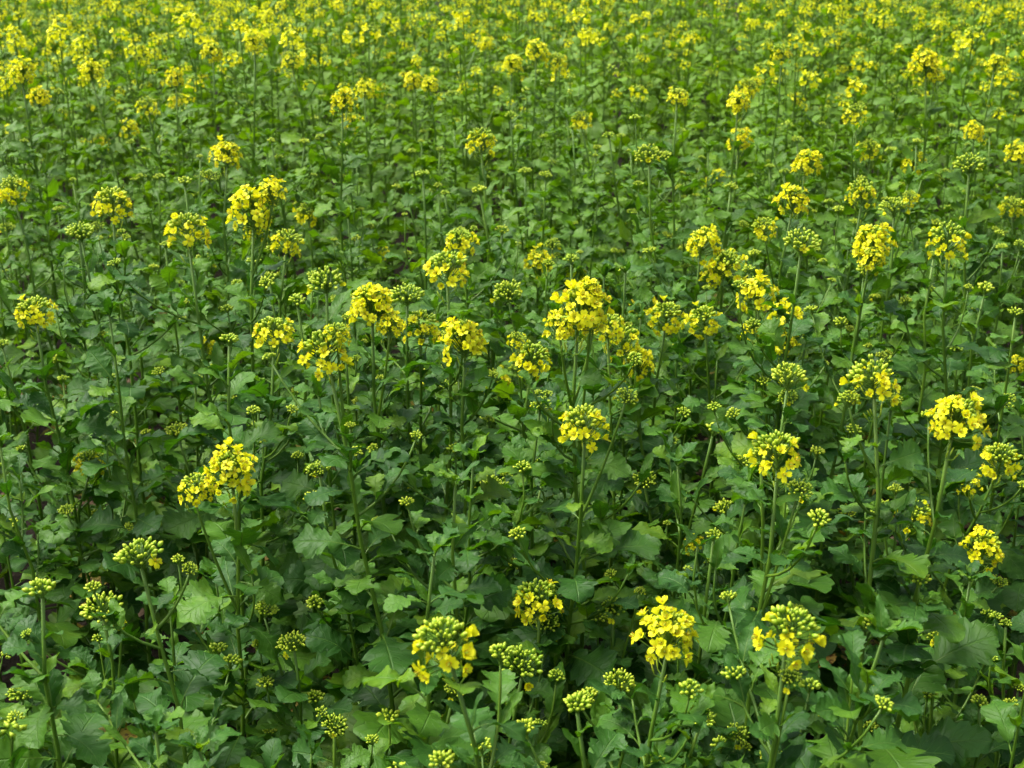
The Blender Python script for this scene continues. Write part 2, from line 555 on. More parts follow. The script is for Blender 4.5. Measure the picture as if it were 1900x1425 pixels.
# variants
LEAFV, LEAFM, LEAFF, LEAFT = [], [], [], []
KINDS = ['broad'] * 5 + ['lobed'] * 13 + ['narrow'] * 5
for i, k in enumerate(KINDS):
    sd_ = 100 + i
    LEAFV.append(leaf_shape(np.random.default_rng(sd_), 34, 7, k))
    LEAFM.append(leaf_shape(np.random.default_rng(sd_), 13, 3, k))
    LEAFF.append(leaf_shape(np.random.default_rng(sd_), 9, 3, k))
    LEAFT.append(leaf_shape(np.random.default_rng(sd_), 6, 3, k))
OLDV = [leaf_shape(np.random.default_rng(300 + i), 34, 7, 'broad', OLD) for i in range(3)]
HEADV = {k: [head_shape(np.random.default_rng(500 + 31 * i + ord(k)), k, 0) for i in range(8)] for k in 'FMBS'}
HEADF = {k: [head_shape(np.random.default_rng(700 + 31 * i + ord(k)), k, 1) for i in range(3)] for k in 'FMBS'}

# ------------------------------------------------------------------ the ground
GAP = []   # small bare gaps between the plants, seen as dark hollows in the photo


def ground():
    a = np.concatenate([np.linspace(0, 7, 120), np.geomspace(7.3, 900, 34)])
    xs = np.concatenate([-a[:0:-1], a])
    ys = np.concatenate([-np.geomspace(900, 1.2, 26), np.linspace(0.0, 14, 230), np.geomspace(14.4, 1500, 30)])
    X, Y = np.meshgrid(xs, ys, indexing='ij')
    r = np.random.default_rng(5)
    Z = np.zeros_like(X)
    for k in range(26):
        f = r.uniform(3, 26)
        q = r.uniform(0, 6.28)
        Z += 0.05 / f * np.sin(f * (X * math.cos(q) + Y * math.sin(q)) + r.uniform(0, 6.28))
    Z += r.normal(0, 0.004, X.shape)
    fade = np.clip(1 - (np.hypot(X, Y - 4) - 9) / 4, 0, 1)
    Z = Z * fade - 0.012
    v = np.stack([X, Y, Z], -1).reshape(-1, 3)
    f = grid_faces(len(xs), len(ys))
    s = Shape().add(v, f, 0)
    o = bpy.data.objects.new('ground', make_mesh('ground', s, [MAT_SOIL]))
    o['kind'] = 'structure'
    o['label'] = 'dark bare soil seen in gaps between the mustard plants'
    COL.objects.link(o)


ground()


# ------------------------------------------------------------------ plants as descriptions
def bez(p0, p1, p2, k):
    t = np.linspace(0, 1, k)[:, None]
    return (1 - t) ** 2 * p0 + 2 * t * (1 - t) * p1 + t * t * p2


def plant_spec(r, base, tip, head, hscale, leafiness=1.0, nbranch=None, extra=(), far=False, btype='S', upright=0.0):
    """describes one plant: stem path, branches, leaves, heads (all in world coordinates)"""
    base, tip = np.array(base, float), np.array(tip, float)
    H = tip[2]
    bow = np.array([r.uniform(-0.055, 0.055), r.uniform(-0.055, 0.055), 0])
    path = bez(base + [0, 0, -0.03], (base + tip) / 2 + bow, tip, 5 if far else 9)
    if not far:
        path[1:-1, :2] += r.normal(0, 0.0042, (len(path) - 2, 2))
    r0 = (0.0026 + 0.0018 * H) * r.uniform(0.85, 1.2)
    r1 = 0.0016 + 0.0006 * hscale
    sp = dict(base=base, tip=tip, H=H, stem=(path, np.linspace(r0, r1, len(path)) ** 1.0), branches=[], leaves=[], heads=[])

    def point(u):
        i = u * (len(path) - 1)
        k = min(int(i), len(path) - 2)
        return path[k] + (path[k + 1] - path[k]) * (i - k)

    def tuft(p, count):                 # young leaves closing the end of a shoot that has no buds yet
        a0 = r.uniform(0, 6.28)
        for q in range(count):
            Mx = (Matrix.Translation(Vector(p) - Vector((0, 0, 0.004))) @ Matrix.Rotation(a0 + q * 2.4, 4, 'Z') @ Matrix.Rotation(-math.radians(r.uniform(15, 45)), 4, 'Y')
                  @ Matrix.Scale(r.uniform(0.03, 0.055), 4))
            sp['leaves'].append((int(r.integers(12, 23)), Mx, False))
    if not head:
        tuft(tip, 4 if far else 6)
    tall = H > 0.76
    n = int(round((r.uniform(20, 25) if not far else r.uniform(16, 19)) * leafiness))
    az = r.uniform(0, 6.28)
    umax = 0.95 if tall else 0.97
    low = 0 if far else 4
    for i in range(-low, n):
        u = r.uniform(0.08, 0.25) if i < 0 else 0.27 + (umax - 0.27) * (i + r.uniform(0, 0.6)) / n
        az += 2.39996 + r.uniform(-0.4, 0.4)
        size = (0.135 - 0.052 * u - 0.034 * max(0, u - 0.55) / 0.45) * r.uniform(0.55, 1.25) * (0.95 if far else 1.12 if u < 0.7 and base[1] < 2.2 else 0.98)
        if u > 0.9:
            size *= 0.85
        kind = int(r.integers(0, 18)) if u < 0.88 and size > 0.055 else int(r.integers(18, 23)) if r.uniform() < 0.5 else int(r.integers(5, 18))
        tilt = r.uniform(-24, 28) + 14 * (u > 0.85) + upright
        old = (u < 0.34 and r.uniform() < 0.10)
        Mx = (Matrix.Translation(Vector(point(u))) @ Matrix.Rotation(az, 4, 'Z') @ Matrix.Rotation(-math.radians(tilt), 4, 'Y')
              @ Matrix.Rotation(r.normal(0, 0.34), 4, 'X') @ Matrix.Scale(size, 4))
        sp['leaves'].append((kind, Mx, old))
    if tall:                            # small clasping leaves climb to just under the head
        for i in range(4 if far else 9):
            u = r.uniform(0.60, 0.96)
            size = r.uniform(0.045, 0.095) * (1.25 - 0.45 * (u - 0.6) / 0.36)
            Mx = (Matrix.Translation(Vector(point(u))) @ Matrix.Rotation(r.uniform(0, 6.28), 4, 'Z') @ Matrix.Rotation(-math.radians(r.uniform(-10, 35)), 4, 'Y')
                  @ Matrix.Rotation(r.normal(0, 0.34), 4, 'X') @ Matrix.Scale(size, 4))
            sp['leaves'].append((int(r.integers(5, 23)), Mx, False))
    nb = nbranch if nbranch is not None else int(r.integers(0, 4)) if not far else int(r.integers(0, 2))
    for i in range(nb):
        u = r.uniform(0.58, 0.88)
        a = r.uniform(0, 6.28)
        o = np.array([math.cos(a), math.sin(a), 0])
        L = r.uniform(0.07, 0.19) * (0.6 + 0.5 * H)
        p0 = point(u)
        el = r.uniform(0.75, 1.25)
        p2 = p0 + o * L * math.cos(el) * 1.1 + np.array([0, 0, L * math.sin(el)])
        p2[2] = min(p2[2], tip[2] - 0.015)
        p1 = p0 + o * L * 0.5 + np.array([0, 0, L * 0.25])
        bp = bez(p0, p1, p2, 3 if far else 6)
        sp['branches'].append((bp, np.linspace(0.0021, 0.0013, len(bp))))
        d = bp[-1] - bp[-2]
        if btype == 'S' and r.uniform() < 0.4:
            tuft(bp[-1], 2)
        else:
            sp['heads'].append((btype, int(r.integers(0, 8)), orient(bp[-1], d / np.linalg.norm(d) + np.array([0, 0, 0.6]), r.uniform(0, 6), r.uniform(0.45, 0.95) if btype == 'S' else r.uniform(0.4, 0.65)), False))
        for q in range(1 if far else int(r.integers(3, 6))):
            w = r.uniform(0.15, 0.8)
            pp = bp[0] * (1 - w) ** 2 + 2 * w * (1 - w) * p1 + w * w * bp[-1]
            Mx = (Matrix.Translation(Vector(pp)) @ Matrix.Rotation(a + r.uniform(-1.6, 1.6), 4, 'Z') @ Matrix.Rotation(-math.radians(r.uniform(0, 40)), 4, 'Y')
                  @ Matrix.Scale(r.uniform(0.03, 0.075), 4))
            sp['leaves'].append((int(r.integers(7, 23)), Mx, False))
    for (ep, ek, es) in extra:          # further heads of the same plant, on branches of their own
        ep = np.array(ep, float)
        p0 = point(r.uniform(0.72, 0.93))
        bp = bez(p0, (p0 * 0.35 + ep * 0.65) - [0, 0, 0.02], ep, 6)
        sp['branches'].append((bp, np.linspace(0.0024, 0.0016, 6)))
        sp['heads'].append((ek, int(r.integers(0, 8)), orient(ep, (r.uniform(-.25, .25), r.uniform(-.25, .25), 1), r.uniform(0, 6), es), True))
    if head:
        d = path[-1] - path[-2]
        d = d / np.linalg.norm(d) + np.array([r.uniform(-0.2, 0.2), r.uniform(-0.2, 0.2), 0.3])
        sp['heads'].append((head, int(r.integers(0, 8)), orient(tip, d, r.uniform(0, 6), hscale), True))
    return sp


NOM = {'F': 0.062, 'M': 0.056, 'B': 0.050, 'S': 0.026}
CZ = {'F': 0.024, 'M': 0.022, 'B': 0.020}


def solve_head(px, py, w, k, zlo=0.5, zhi=1.08):
    d = ray(px, py)
    dep = NOM[k] * FPX / w
    z = min(max(CAM_Z + dep * d[2], zlo), zhi)
    if abs(z - (CAM_Z + dep * d[2])) > 1e-6:
        dep = (z - CAM_Z) / d[2]
    sc = min(max(1.08 * w * dep / FPX / NOM[k], 0.55), 1.7)
    p = CAMP + d * dep
    p[2] -= CZ[k] * sc
    return p, sc


# heads read off the photo: x, y, width in photo pixels, kind (F open flowers, M mixed, B buds), label, further heads (x, y, width, kind)
HEROES = [
    (835, 1187, 108, 'M', 'mustard plant with broad half-open yellow head, front row left of centre', []),
    (1238, 1180, 105, 'F', 'leaning mustard plant with the largest loose bright yellow petals in the front', []),
    (1460, 1168, 105, 'M', 'mustard plant with wide half-open dome of yellow-green buds, right of the leaning bright yellow one', [(1465, 1255, 45, 'B')]),
    (968, 1230, 72, 'B', 'mustard plant with starburst of unopened green buds in the front middle', []),
    (1000, 1112, 78, 'M', 'mustard plant with small ragged orange-yellow head above the starburst bud plant', [(1012, 1150, 45, 'B')]),
    (1150, 1268, 55, 'B', 'mustard plant with compact pale bud cluster beneath the leaning bright yellow one', [(1083, 1300, 55, 'B')]),
    (190, 1124, 66, 'B', 'mustard plant with drooping bud head and one open petal over the dark gap', [(224, 1158, 26, 'F')]),
    (260, 1026, 76, 'B', 'mustard plant on slanting dark stem with round green bud head at left', [(350, 1055, 30, 'B')]),
    (430, 873, 90, 'F', 'mustard plant with twin bright yellow domes, the only bright pair at lower left', [(358, 905, 62, 'M')]),
    (912, 902, 50, 'B', 'mustard plant with small beaded bud ball right of the bare middle stem', []),
    (1085, 787, 80, 'M', 'mustard plant whose half-open head overlaps the thick central stem', [(1160, 733, 42, 'B')]),
    (1445, 838, 88, 'M', 'mustard plant with green-crowned yellow head on tall pale stem, right of centre', [(1480, 905, 50, 'B')]),
    (1768, 778, 98, 'F', 'mustard plant with wide umbrella of yellow flowers on long bare stem at right', []),
    (1855, 848, 66, 'M', 'mustard plant with small green-centred yellow head at right edge below the umbrella head', [(1800, 892, 46, 'M')]),
    (1822, 1018, 72, 'F', 'mustard plant with low flat yellow head near the right edge', [(1852, 1078, 30, 'B')]),
    (1690, 953, 60, 'M', 'mustard plant with dark green bud head speckled yellow beside the long bare stem', [(1640, 945, 42, 'B')]),
    (1625, 705, 86, 'M', 'mustard plant with three-part yellow-green head, left of the umbrella head', [(1577, 741, 42, 'B'), (1655, 740, 36, 'B')]),
    (1462, 700, 62, 'B', 'mustard plant with long fading green raceme under a tall yellow one', [(1462, 738, 40, 'B')]),
    (1462, 595, 68, 'F', 'mustard plant with tall loose yellow raceme, the longest at right of centre', [(1455, 640, 48, 'F')]),
    (1408, 548, 70, 'F', 'mustard plant with rounded yellow head just left of the longest raceme', [(1395, 610, 40, 'M')]),
    (1072, 575, 100, 'F', 'mustard plant with the biggest dense yellow head in the middle of the field', [(1040, 610, 60, 'F'), (1100, 540, 50, 'F'), (1100, 600, 50, 'F')]),
    (862, 632, 80, 'F', 'mustard plant with plump yellow head left of the biggest central one', []),
    (985, 663, 66, 'M', 'mustard plant with flattened yellow head under the biggest central one', [(958, 630, 36, 'M')]),
    (1160, 632, 62, 'M', 'mustard plant with paired yellow heads right of the biggest central one', [(1187, 675, 66, 'F')]),
    (922, 705, 50, 'M', 'mustard plant with small nodding yellow head below the plump one', []),
    (690, 568, 80, 'F', 'mustard plant with bright yellow double head at upper left of centre', [(722, 605, 52, 'F')]),
    (610, 652, 84, 'M', 'mustard plant with wide greenish yellow head at left of centre', [(625, 615, 46, 'M')]),
    (507, 614, 68, 'M', 'mustard plant with ragged yellow head left of the wide greenish one', []),
    (780, 603, 62, 'M', 'mustard plant with loose yellow head between double head and plump head', []),
    (755, 545, 56, 'B', 'mustard plant with flat green-yellow bud head above the loose one', []),
    (810, 692, 46, 'B', 'mustard plant with flat bud head on branching stem below the plump yellow head', []),
    (830, 497, 74, 'M', 'mustard plant with broad greenish head standing before the dark leafy patch', []),
    (855, 445, 54, 'M', 'mustard plant with thin flat yellow head right behind the broad greenish one', []),
    (1000, 488, 52, 'F', 'mustard plant with neat round yellow ball behind the biggest central head', []),
    (945, 540, 50, 'B', 'mustard plant with pale green bud head left of the biggest central head', []),
    (1066, 508, 36, 'M', 'mustard plant with little yellow tuft directly over the biggest central head', [(1110, 520, 36, 'M')]),
    (1195, 562, 46, 'M', 'mustard plant with small yellow tuft in the row right of the biggest head', []),
    (1236, 582, 60, 'M', 'mustard plant with medium yellow dome in the row right of the biggest head', []),
    (1310, 588, 56, 'M', 'mustard plant with frayed pale yellow head left of the rounded one', []),
    (1300, 450, 60, 'F', 'mustard plant with cascading group of yellow heads right of the upper middle', [(1345, 487, 66, 'M'), (1318, 508, 40, 'M')]),
    (1618, 452, 72, 'F', 'mustard plant with large upright yellow oval head in upper right quarter', [(1612, 482, 50, 'F')]),
    (1760, 445, 66, 'M', 'mustard plant with arched yellow head right of the large upright oval', []),
    (1487, 448, 60, 'B', 'mustard plant with flat greenish plate of buds left of the upright oval', []),
    (1470, 373, 60, 'F', 'mustard plant with full yellow dome above the greenish plate of buds', [(1420, 420, 44, 'M')]),
    (1495, 303, 50, 'F', 'mustard plant with bright yellow cone above the full dome', []),
    (1370, 260, 44, 'F', 'mustard plant with tall yellow head left of the bright cone', []),
    (1695, 305, 44, 'F', 'mustard plant with rounded yellow head near the upper right edge', [(1755, 328, 36, 'B')]),
    (1600, 358, 50, 'M', 'mustard plant with stepped yellow head above the large upright oval', []),
    (1614, 278, 40, 'M', 'mustard plant with small yellow cap above the stepped head', []),
    (1660, 385, 46, 'B', 'mustard plant with pale bud fan right of the stepped head', [(1690, 365, 30, 'M')]),
    (1328, 332, 36, 'F', 'mustard plant with low yellow knob left of the full dome', []),
    (1800, 303, 48, 'B', 'mustard plant with wide pale green bud fan at upper right', []),
    (1205, 287, 46, 'B', 'lone mustard plant with green bud umbrella in the upper middle right', []),
    (1892, 285, 42, 'F', 'mustard plant with yellow head cut by the upper right edge', []),
    (893, 262, 50, 'M', 'lone mustard plant with yellow head in the leafy upper middle', []),
    (420, 288, 54, 'F', 'lone tall mustard plant with orange-yellow head at upper left', [(388, 325, 34, 'B')]),
    (468, 393, 82, 'F', 'mustard plant with the largest stacked yellow heads at upper left', [(505, 358, 56, 'F'), (478, 425, 46, 'M')]),
    (530, 447, 52, 'M', 'mustard plant with small loose yellow head under the largest stacked heads', []),
    (348, 424, 70, 'M', 'mustard plant with spreading yellow head left of the largest stacked heads', []),
    (208, 375, 64, 'M', 'mustard plant with mushroom shaped yellow head at far left', []),
    (150, 428, 50, 'B', 'mustard plant with green-yellow bud head beneath the mushroom shaped one', []),
    (65, 575, 64, 'M', 'mustard plant with pale yellow-green dome on the left edge of midfield', []),
    (25, 348, 50, 'M', 'mustard plant with yellow-green head in the upper left corner by the edge', []),
    (572, 393, 42, 'M', 'mustard plant with small pale yellow head right of the largest stacked heads', []),
    (605, 520, 60, 'B', 'mustard plant with flat pale bud spray left of the bright double head', []),
    (238, 237, 36, 'F', 'mustard plant with small orange-yellow head left of the lone tall one', []),
    (380, 640, 32, 'F', 'mustard plant with tiny upright yellow tuft on thin stem at left', []),
    (703, 467, 30, 'M', 'mustard plant with tiny yellow head alone on the dark leafy patch', []),
    (165, 856, 52, 'M', 'mustard plant with low yellow-green head at left over the twin domes', []),
    (330, 798, 42, 'B', 'mustard plant with pale flat buds above the twin yellow domes', []),
    (788, 790, 36, 'B', 'mustard plant with star of buds on side stalk at middle left', []),
    (440, 742, 26, 'B', 'mustard plant with tiny bud star at left of the middle', []),
    (1197, 888, 42, 'B', 'mustard plant with bud head ending a long slanting stalk right of centre', []),
    (1345, 945, 42, 'B', 'mustard plant with small yellowish bud cluster left of the pale stem', []),
    (1335, 772, 36, 'B', 'mustard plant with compact bud button over broad dark leaves right of centre', []),
    (1290, 1008, 24, 'F', 'mustard plant with a single tiny open flower over the dark gap', []),
    (1140, 1126, 42, 'B', 'mustard plant with round bud cluster left of the leaning bright yellow one', [(1186, 1096, 20, 'B')]),
    (1300, 1328, 46, 'B', 'low mustard plant with whitish green bud cluster at the bottom right of centre', []),
    (1368, 1358, 30, 'B', 'low mustard plant with little round green bud knob at the bottom', []),
    (1745, 1180, 42, 'B', 'mustard plant with fan of yellow buds low at the right', []),
    (1435, 1396, 30, 'B', 'low mustard plant with green buds almost cut by the bottom edge', []),
    (545, 1190, 48, 'B', 'mustard plant with pale spreading buds low at left of centre', [(490, 1130, 46, 'B')]),
    (620, 1342, 42, 'B', 'low mustard plant with blurred green-yellow buds at the bottom left of centre', []),
    (40, 1286, 44, 'B', 'mustard plant with buds above big grey-green leaves in the bottom left corner', []),
    (840, 1282, 30, 'B', 'small mustard plant with bud knob right under the broad half-open head', []),
    (910, 1402, 26, 'B', 'small mustard plant with green buds at the bottom edge left of centre', []),
    (125, 945, 24, 'B', 'mustard plant with tiny green buds near the left edge', []),
    (756, 886, 26, 'B', 'mustard plant with tiny yellowish bud tuft left of the beaded bud ball', []),
    (1385, 1135, 26, 'B', 'small mustard plant with green buds left of the wide bud dome', []),
    (1575, 945, 28, 'B', 'small mustard plant with buds left of the dark speckled head', []),
    (1890, 678, 34, 'F', 'mustard plant with orange-yellow flowers cut by the right edge', []),
    (1880, 382, 40, 'M', 'mustard plant with flat yellow head at the right edge of the upper field', []),
    (1598, 548, 30, 'B', 'mustard plant with small bud tip under the large upright oval head', []),
    (1720, 118, 52, 'F', 'far mustard plant with double yellow head near the top right', [(1735, 138, 36, 'M')]),
    (1590, 210, 40, 'M', 'far mustard plant with pale yellow head left of the double one', []),
    (1475, 182, 28, 'M', 'far mustard plant with small flat yellow cap in the upper right', []),
    (1385, 160, 36, 'M', 'far mustard plant with small yellow pair in the upper right', [(1402, 150, 24, 'M')]),
    (1080, 222, 36, 'M', 'far mustard plant with pale yellow head right of the lone leafy-patch one', []),
    (770, 150, 34, 'F', 'far mustard plant with bright yellow head above the leafy patch', []),
    (650, 222, 34, 'M', 'far mustard plant with paired yellow tufts left of the leafy patch', []),
    (697, 168, 30, 'F', 'far mustard plant with small bright head near the top left of centre', []),
    (190, 262, 30, 'M', 'far mustard plant with flat yellow cap below the small orange-yellow head', []),
    (275, 197, 36, 'M', 'far mustard plant with yellow tuft right above the small orange-yellow head', []),
    (40, 135, 50, 'F', 'far mustard plant with large bright yellow head at the top left edge', []),
    (950, 120, 36, 'F', 'far mustard plant with bright head at the top middle', []),
    (995, 97, 40, 'F', 'far mustard plant with broad yellow head at the top middle', []),
    (1032, 112, 36, 'M', 'far mustard plant with greenish yellow head right of the top middle pair', []),
    (728, 108, 24, 'F', 'far mustard plant with orange-yellow speck at the top left of centre', []),
    (900, 82, 28, 'F', 'far mustard plant with small bright yellow ball at top centre', []),
    (1240, 436, 26, 'B', 'mustard plant with small green bud knob left of the cascading group', []),
    (380, 488, 40, 'B', 'mustard plant with pale bud stalk below the spreading yellow head', []),
    (665, 745, 26, 'B', 'mustard plant with tiny yellow bud tuft on bare stem left of centre', []),
]

specs = []          # (spec, label or None, look words)
hero_xy = []
for (px, py, w, k, label, ex) in HEROES:
    lo, hi = (0.60, 1.0) if w > 40 else (0.55, 1.0)
    if py < 250:
        hi = 1.08
    tip, sc = solve_head(px, py, w, k, lo, hi)
    lean = rng.normal(0, 0.05, 2)
    if (px, py) == (1238, 1180):
        lean = np.array([0.05, 0.0])
    if (px, py) == (260, 1026):
        lean = np.array([-0.11, 0.02])
    base = np.array([tip[0] - lean[0], tip[1] - lean[1], 0])
    extra = []
    for (ex_, ey_, ew_, ek_) in ex:
        d = ray(ex_, ey_)
        p = CAMP + d * ((tip - CAMP) @ FWD + rng.uniform(-0.03, 0.03))
        s2 = min(max(ew_ * ((p - CAMP) @ FWD) / FPX / NOM[ek_], 0.3), 1.5)
        p[2] -= CZ[ek_] * s2
        extra.append((p, ek_, s2))
    small = k == 'B' and w < 45
    specs.append([plant_spec(rng, base, tip, k, sc, 1.1, int(rng.integers(2, 6)), extra), label, k])
    hero_xy.append(base[:2])


# the rest of the crop: jittered drill positions
def flower_chance(px, py):
    if py > 600:
        return 0.0
    if py > 420:
        return 0.03
    if py > 250:
        p = 0.07
    elif py > 150:
        p = 0.15
    elif py > 70:
        p = 0.42
    else:
        p = 0.75
    if px < 750 and py < 230:
        p += 0.3
    if px > 1380 and py < 150:
        p += 0.12
    if 1220 < px < 1390 and py < 170:
        p *= 0.3
    if 560 < px < 1230 and 180 < py < 470:
        p *= 0.25
    return p


GAPS = [(at_height(x, y, 0.25)[:2], rad) for x, y, rad in
        [(130, 1120, 0.07), (190, 1330, 0.08), (1500, 900, 0.08), (1270, 1060, 0.06), (900, 560, 0.08), (1510, 985, 0.06), (340, 1400, 0.08), (1290, 1350, 0.06), (720, 500, 0.08)]]
cell = 0.162
others = []
hx = np.array(hero_xy)
for iy in range(int(0.72 / cell), int(11.3 / cell)):
    for ix in range(-60, 61):
        jx, jy = rng.uniform(-0.46, 0.46, 2)
        x, y = (ix + jx + 0.5 * (iy % 2)) * cell, (iy + jy) * cell
        if abs(x) > 0.365 * y + 0.9 or y < 0.72:
            continue
        if np.min(np.hypot(hx[:, 0] - x, hx[:, 1] - y)) < 0.065:
            continue
        if any(math.hypot(x - g[0], y - g[1]) < rr for g, rr in GAPS):
            continue
        u = rng.uniform()
        px, py, _ = project((x, y, 0.92))
        fl = rng.uniform() < flower_chance(px, py)
        if fl:
            H = rng.uniform(0.86, 1.08) if y > 3 else rng.uniform(0.72, 0.9)
        elif y < 1.15:
            H = rng.uniform(0.38, 0.62)
        elif y < 1.9:
            H = rng.uniform(0.50, 0.82)
        else:
            H = rng.uniform(0.56, 0.92)
        k = ('F' if rng.uniform() < (0.6 if y < 4.5 else 0.35) else 'M') if fl else ('S' if rng.uniform() < (0.42 if y < 2.0 else 0.68) else 'B' if rng.uniform() < 0.08 else '')
        others.append((x, y, H, k))


def in_view(x, y, H):
    a = project((x, y, H))
    return 10 < a[0] < W0 - 10 and a[1] < H0 - 15 and a[2] > 0


others.sort(key=lambda q: q[1])
MAX_SINGLE = 300
single, mass = [], []
budget = MAX_SINGLE - len(specs)
for q in others:
    if in_view(*q[:3]) and len(single) < budget:
        single.append(q)
    else:
        mass.append(q)
SPLIT_Y = single[-1][1]
for (x, y, H, k) in single:
    lean = rng.normal(0, 0.03, 2)
    sc = {'F': rng.uniform(0.85, 1.1), 'M': rng.uniform(0.8, 1.1), 'B': rng.uniform(0.5, 0.8), 'S': rng.uniform(0.55, 1.15), '': 0.4}[k]
    specs.append([plant_spec(rng, (x, y, 0), (x + lean[0], y + lean[1], H), k, sc), None, k])

# ------------------------------------------------------------------ single plants as objects
ME_LEAF = [make_mesh('leaf', s) for s in LEAFV]
ME_OLD = [make_mesh('leaf', s) for s in OLDV]
ME_FLOWER = [make_mesh('flower', s) for s in FLOWERS[0]]
ME_HEAD, ME_HEADFULL = {}, {}
for k in 'FMBS':
    ME_HEAD[k], ME_HEADFULL[k] = [], []
    for s, fl in HEADV[k]:
        ME_HEAD[k].append(make_mesh('flower_head' if k in 'FM' else 'bud_cluster', s))
        full = Shape()
        full.put(s, np.eye(4))
        for i, m in fl:
            full.put(FLOWERS[0][i], np.array(m))
        ME_HEADFULL[k].append(make_mesh('flower_head' if k in 'FM' else 'bud_cluster', full))


def child(name, me, parent, mat=None):
    o = bpy.data.objects.new(name, me)
    o.parent = parent
    if mat is not None:
        o.matrix_basis = mat
    COL.objects.link(o)
    return o


# landmarks by which the plain leafy plants are told apart
LANDMARKS = [(835, 1187, 'broad half-open front head'), (1238, 1180, 'leaning bright yellow plant'), (1460, 1168, 'wide bud dome'), (968, 1230, 'starburst buds'),
             (190, 1124, 'drooping bud head'), (260, 1026, 'slanting dark stem'), (430, 873, 'twin yellow domes'), (912, 902, 'beaded bud ball'),
             (1085, 787, 'half-open central head'), (1445, 838, 'green-crowned head'), (1768, 778, 'umbrella head'), (1855, 848, 'green-centred edge head'),
             (1822, 1018, 'low flat yellow head'), (1690, 953, 'dark speckled head'), (1625, 705, 'three-part head'), (1462, 700, 'fading green raceme'),
             (1462, 595, 'longest raceme'), (1072, 575, 'biggest central head'), (862, 632, 'plump yellow head'), (1160, 632, 'paired heads'),
             (690, 568, 'bright double head'), (610, 652, 'wide greenish head'), (507, 614, 'ragged left head'), (1300, 450, 'cascading heads'),
             (1618, 452, 'large upright oval'), (1760, 445, 'arched head'), (1487, 448, 'greenish bud plate'), (1470, 373, 'full yellow dome'),
             (65, 575, 'pale left-edge dome'), (468, 393, 'largest stacked heads'), (348, 424, 'spreading left head'), (208, 375, 'mushroom shaped head'),
             (165, 856, 'low yellow-green left head'), (330, 798, 'pale flat buds'), (788, 790, 'side-stalk bud star'), (1197, 888, 'slanting-stalk bud head'),
             (1335, 772, 'compact bud button'), (1745, 1180, 'fan of yellow buds'), (545, 1190, 'pale spreading buds'), (40, 1286, 'bottom left corner buds'),
             (1290, 1008, 'single tiny open flower'), (605, 520, 'pale bud spray'), (893, 262, 'lone upper middle head'), (420, 288, 'lone orange-yellow head'),
             (1205, 287, 'green bud umbrella'), (1300, 1328, 'whitish green buds'), (620, 1342, 'blurred bottom buds'), (1000, 488, 'neat round ball'),
             (830, 497, 'broad head before the dark patch'), (1495, 303, 'bright yellow cone'), (1800, 303, 'pale green bud fan'), (25, 348, 'upper left edge head')]
LABELS_USED = set()


def auto_label(sp, k, idx):
    px, py, _ = project(sp['tip'])
    size = 'low' if sp['H'] < 0.53 else 'tall' if sp['H'] > 0.68 else 'medium-high'
    look = {'F': ' mustard plant with open yellow head', 'M': ' mustard plant with half-open yellow head',
            'B': ' leafy mustard plant with wide green bud head', 'S': ' leafy mustard plant with small green bud tip', '': ' leafy mustard plant without a bud tip'}[k]
    for (ax, ay, name) in sorted(LANDMARKS, key=lambda q: math.hypot(q[0] - px, (q[1] - py) * 1.3)):
        dx, dy = px - ax, (py - ay) * 1.3
        sec = int(round(math.degrees(math.atan2(dy, dx)) / 45)) % 8
        rel = ['right of', 'front right of', 'in front of', 'front left of', 'left of', 'behind and left of', 'behind', 'behind and right of'][sec]
        lab = f'{size}{look}, {rel} the {name}'
        if lab not in LABELS_USED and len(lab.replace('-', ' ').split()) <= 16:
            LABELS_USED.add(lab)
            return lab
    return f'{size}{look}'


for idx, (sp, label, k) in enumerate(specs):
    base = sp['base']
    root = bpy.data.objects.new('mustard_plant', None)
    root.empty_display_size = 0.05
    root.location = base
    root['label'] = label or auto_label(sp, k, idx)
    root['category'] = 'mustard plant'
    root['group'] = 'mustard plants growing in the field'
    COL.objects.link(root)
    T = Matrix.Translation(Vector(-base))
    path, rad = sp['stem']
    child('stem', make_mesh('stem', Shape().add(*tube(path - base, rad, 7, STEM))), root)
    for bp, br in sp['branches']:
        child('branch', make_mesh('branch', Shape().add(*tube(bp - base, br, 5, STEM))), root)
    for kind, M, old in sp['leaves']:
        child('leaf', ME_OLD[kind % 3] if old else ME_LEAF[kind], root, T @ M)
    near = np.linalg.norm(sp['tip'] - CAMP) < 3.1
    for hk, hv, M, main in sp['heads']:
        nm = 'flower_head' if hk in 'FM' else 'bud_cluster'
        if near and hk in 'FM':
            h = child(nm, ME_HEAD[hk][hv], root, T @ M)
            for i, fm in HEADV[hk][hv][1]:
                child('flower', ME_FLOWER[i], h, fm)
        else:
            child(nm, ME_HEADFULL[hk][hv], root, T @ M)

# ------------------------------------------------------------------ the mass of plants behind and beside: one object
VV, FF, MM, UU, TT, off = [], [], [], [], [], 0


def emit_many(shape, mats4):
    global off
    if not mats4:
        return
    v, f, m, u = shape.arrays()
    A = np.array([np.array(x) for x in mats4])
    nv = len(v)
    P = np.einsum('kij,nj->kni', A[:, :3, :3], v) + A[:, None, :3, 3]
    VV.append(P.reshape(-1, 3))
    FF.append((f[None] + (np.arange(len(A)) * nv)[:, None, None]).reshape(-1, 3) + off)
    MM.append(np.tile(m, len(A)))
    UU.append(np.tile(u, (len(A), 1)))
    TT.append(np.repeat(rng.uniform(0, 1, len(A)), nv))
    off += len(A) * nv


def emit_raw(v, f, m, u):
    global off
    VV.append(v)
    FF.append(np.asarray(f) + off)
    MM.append(np.full(len(f), m))
    UU.append(np.asarray(u, float))
    TT.append(np.full(len(v), rng.uniform()))
    off += len(v)


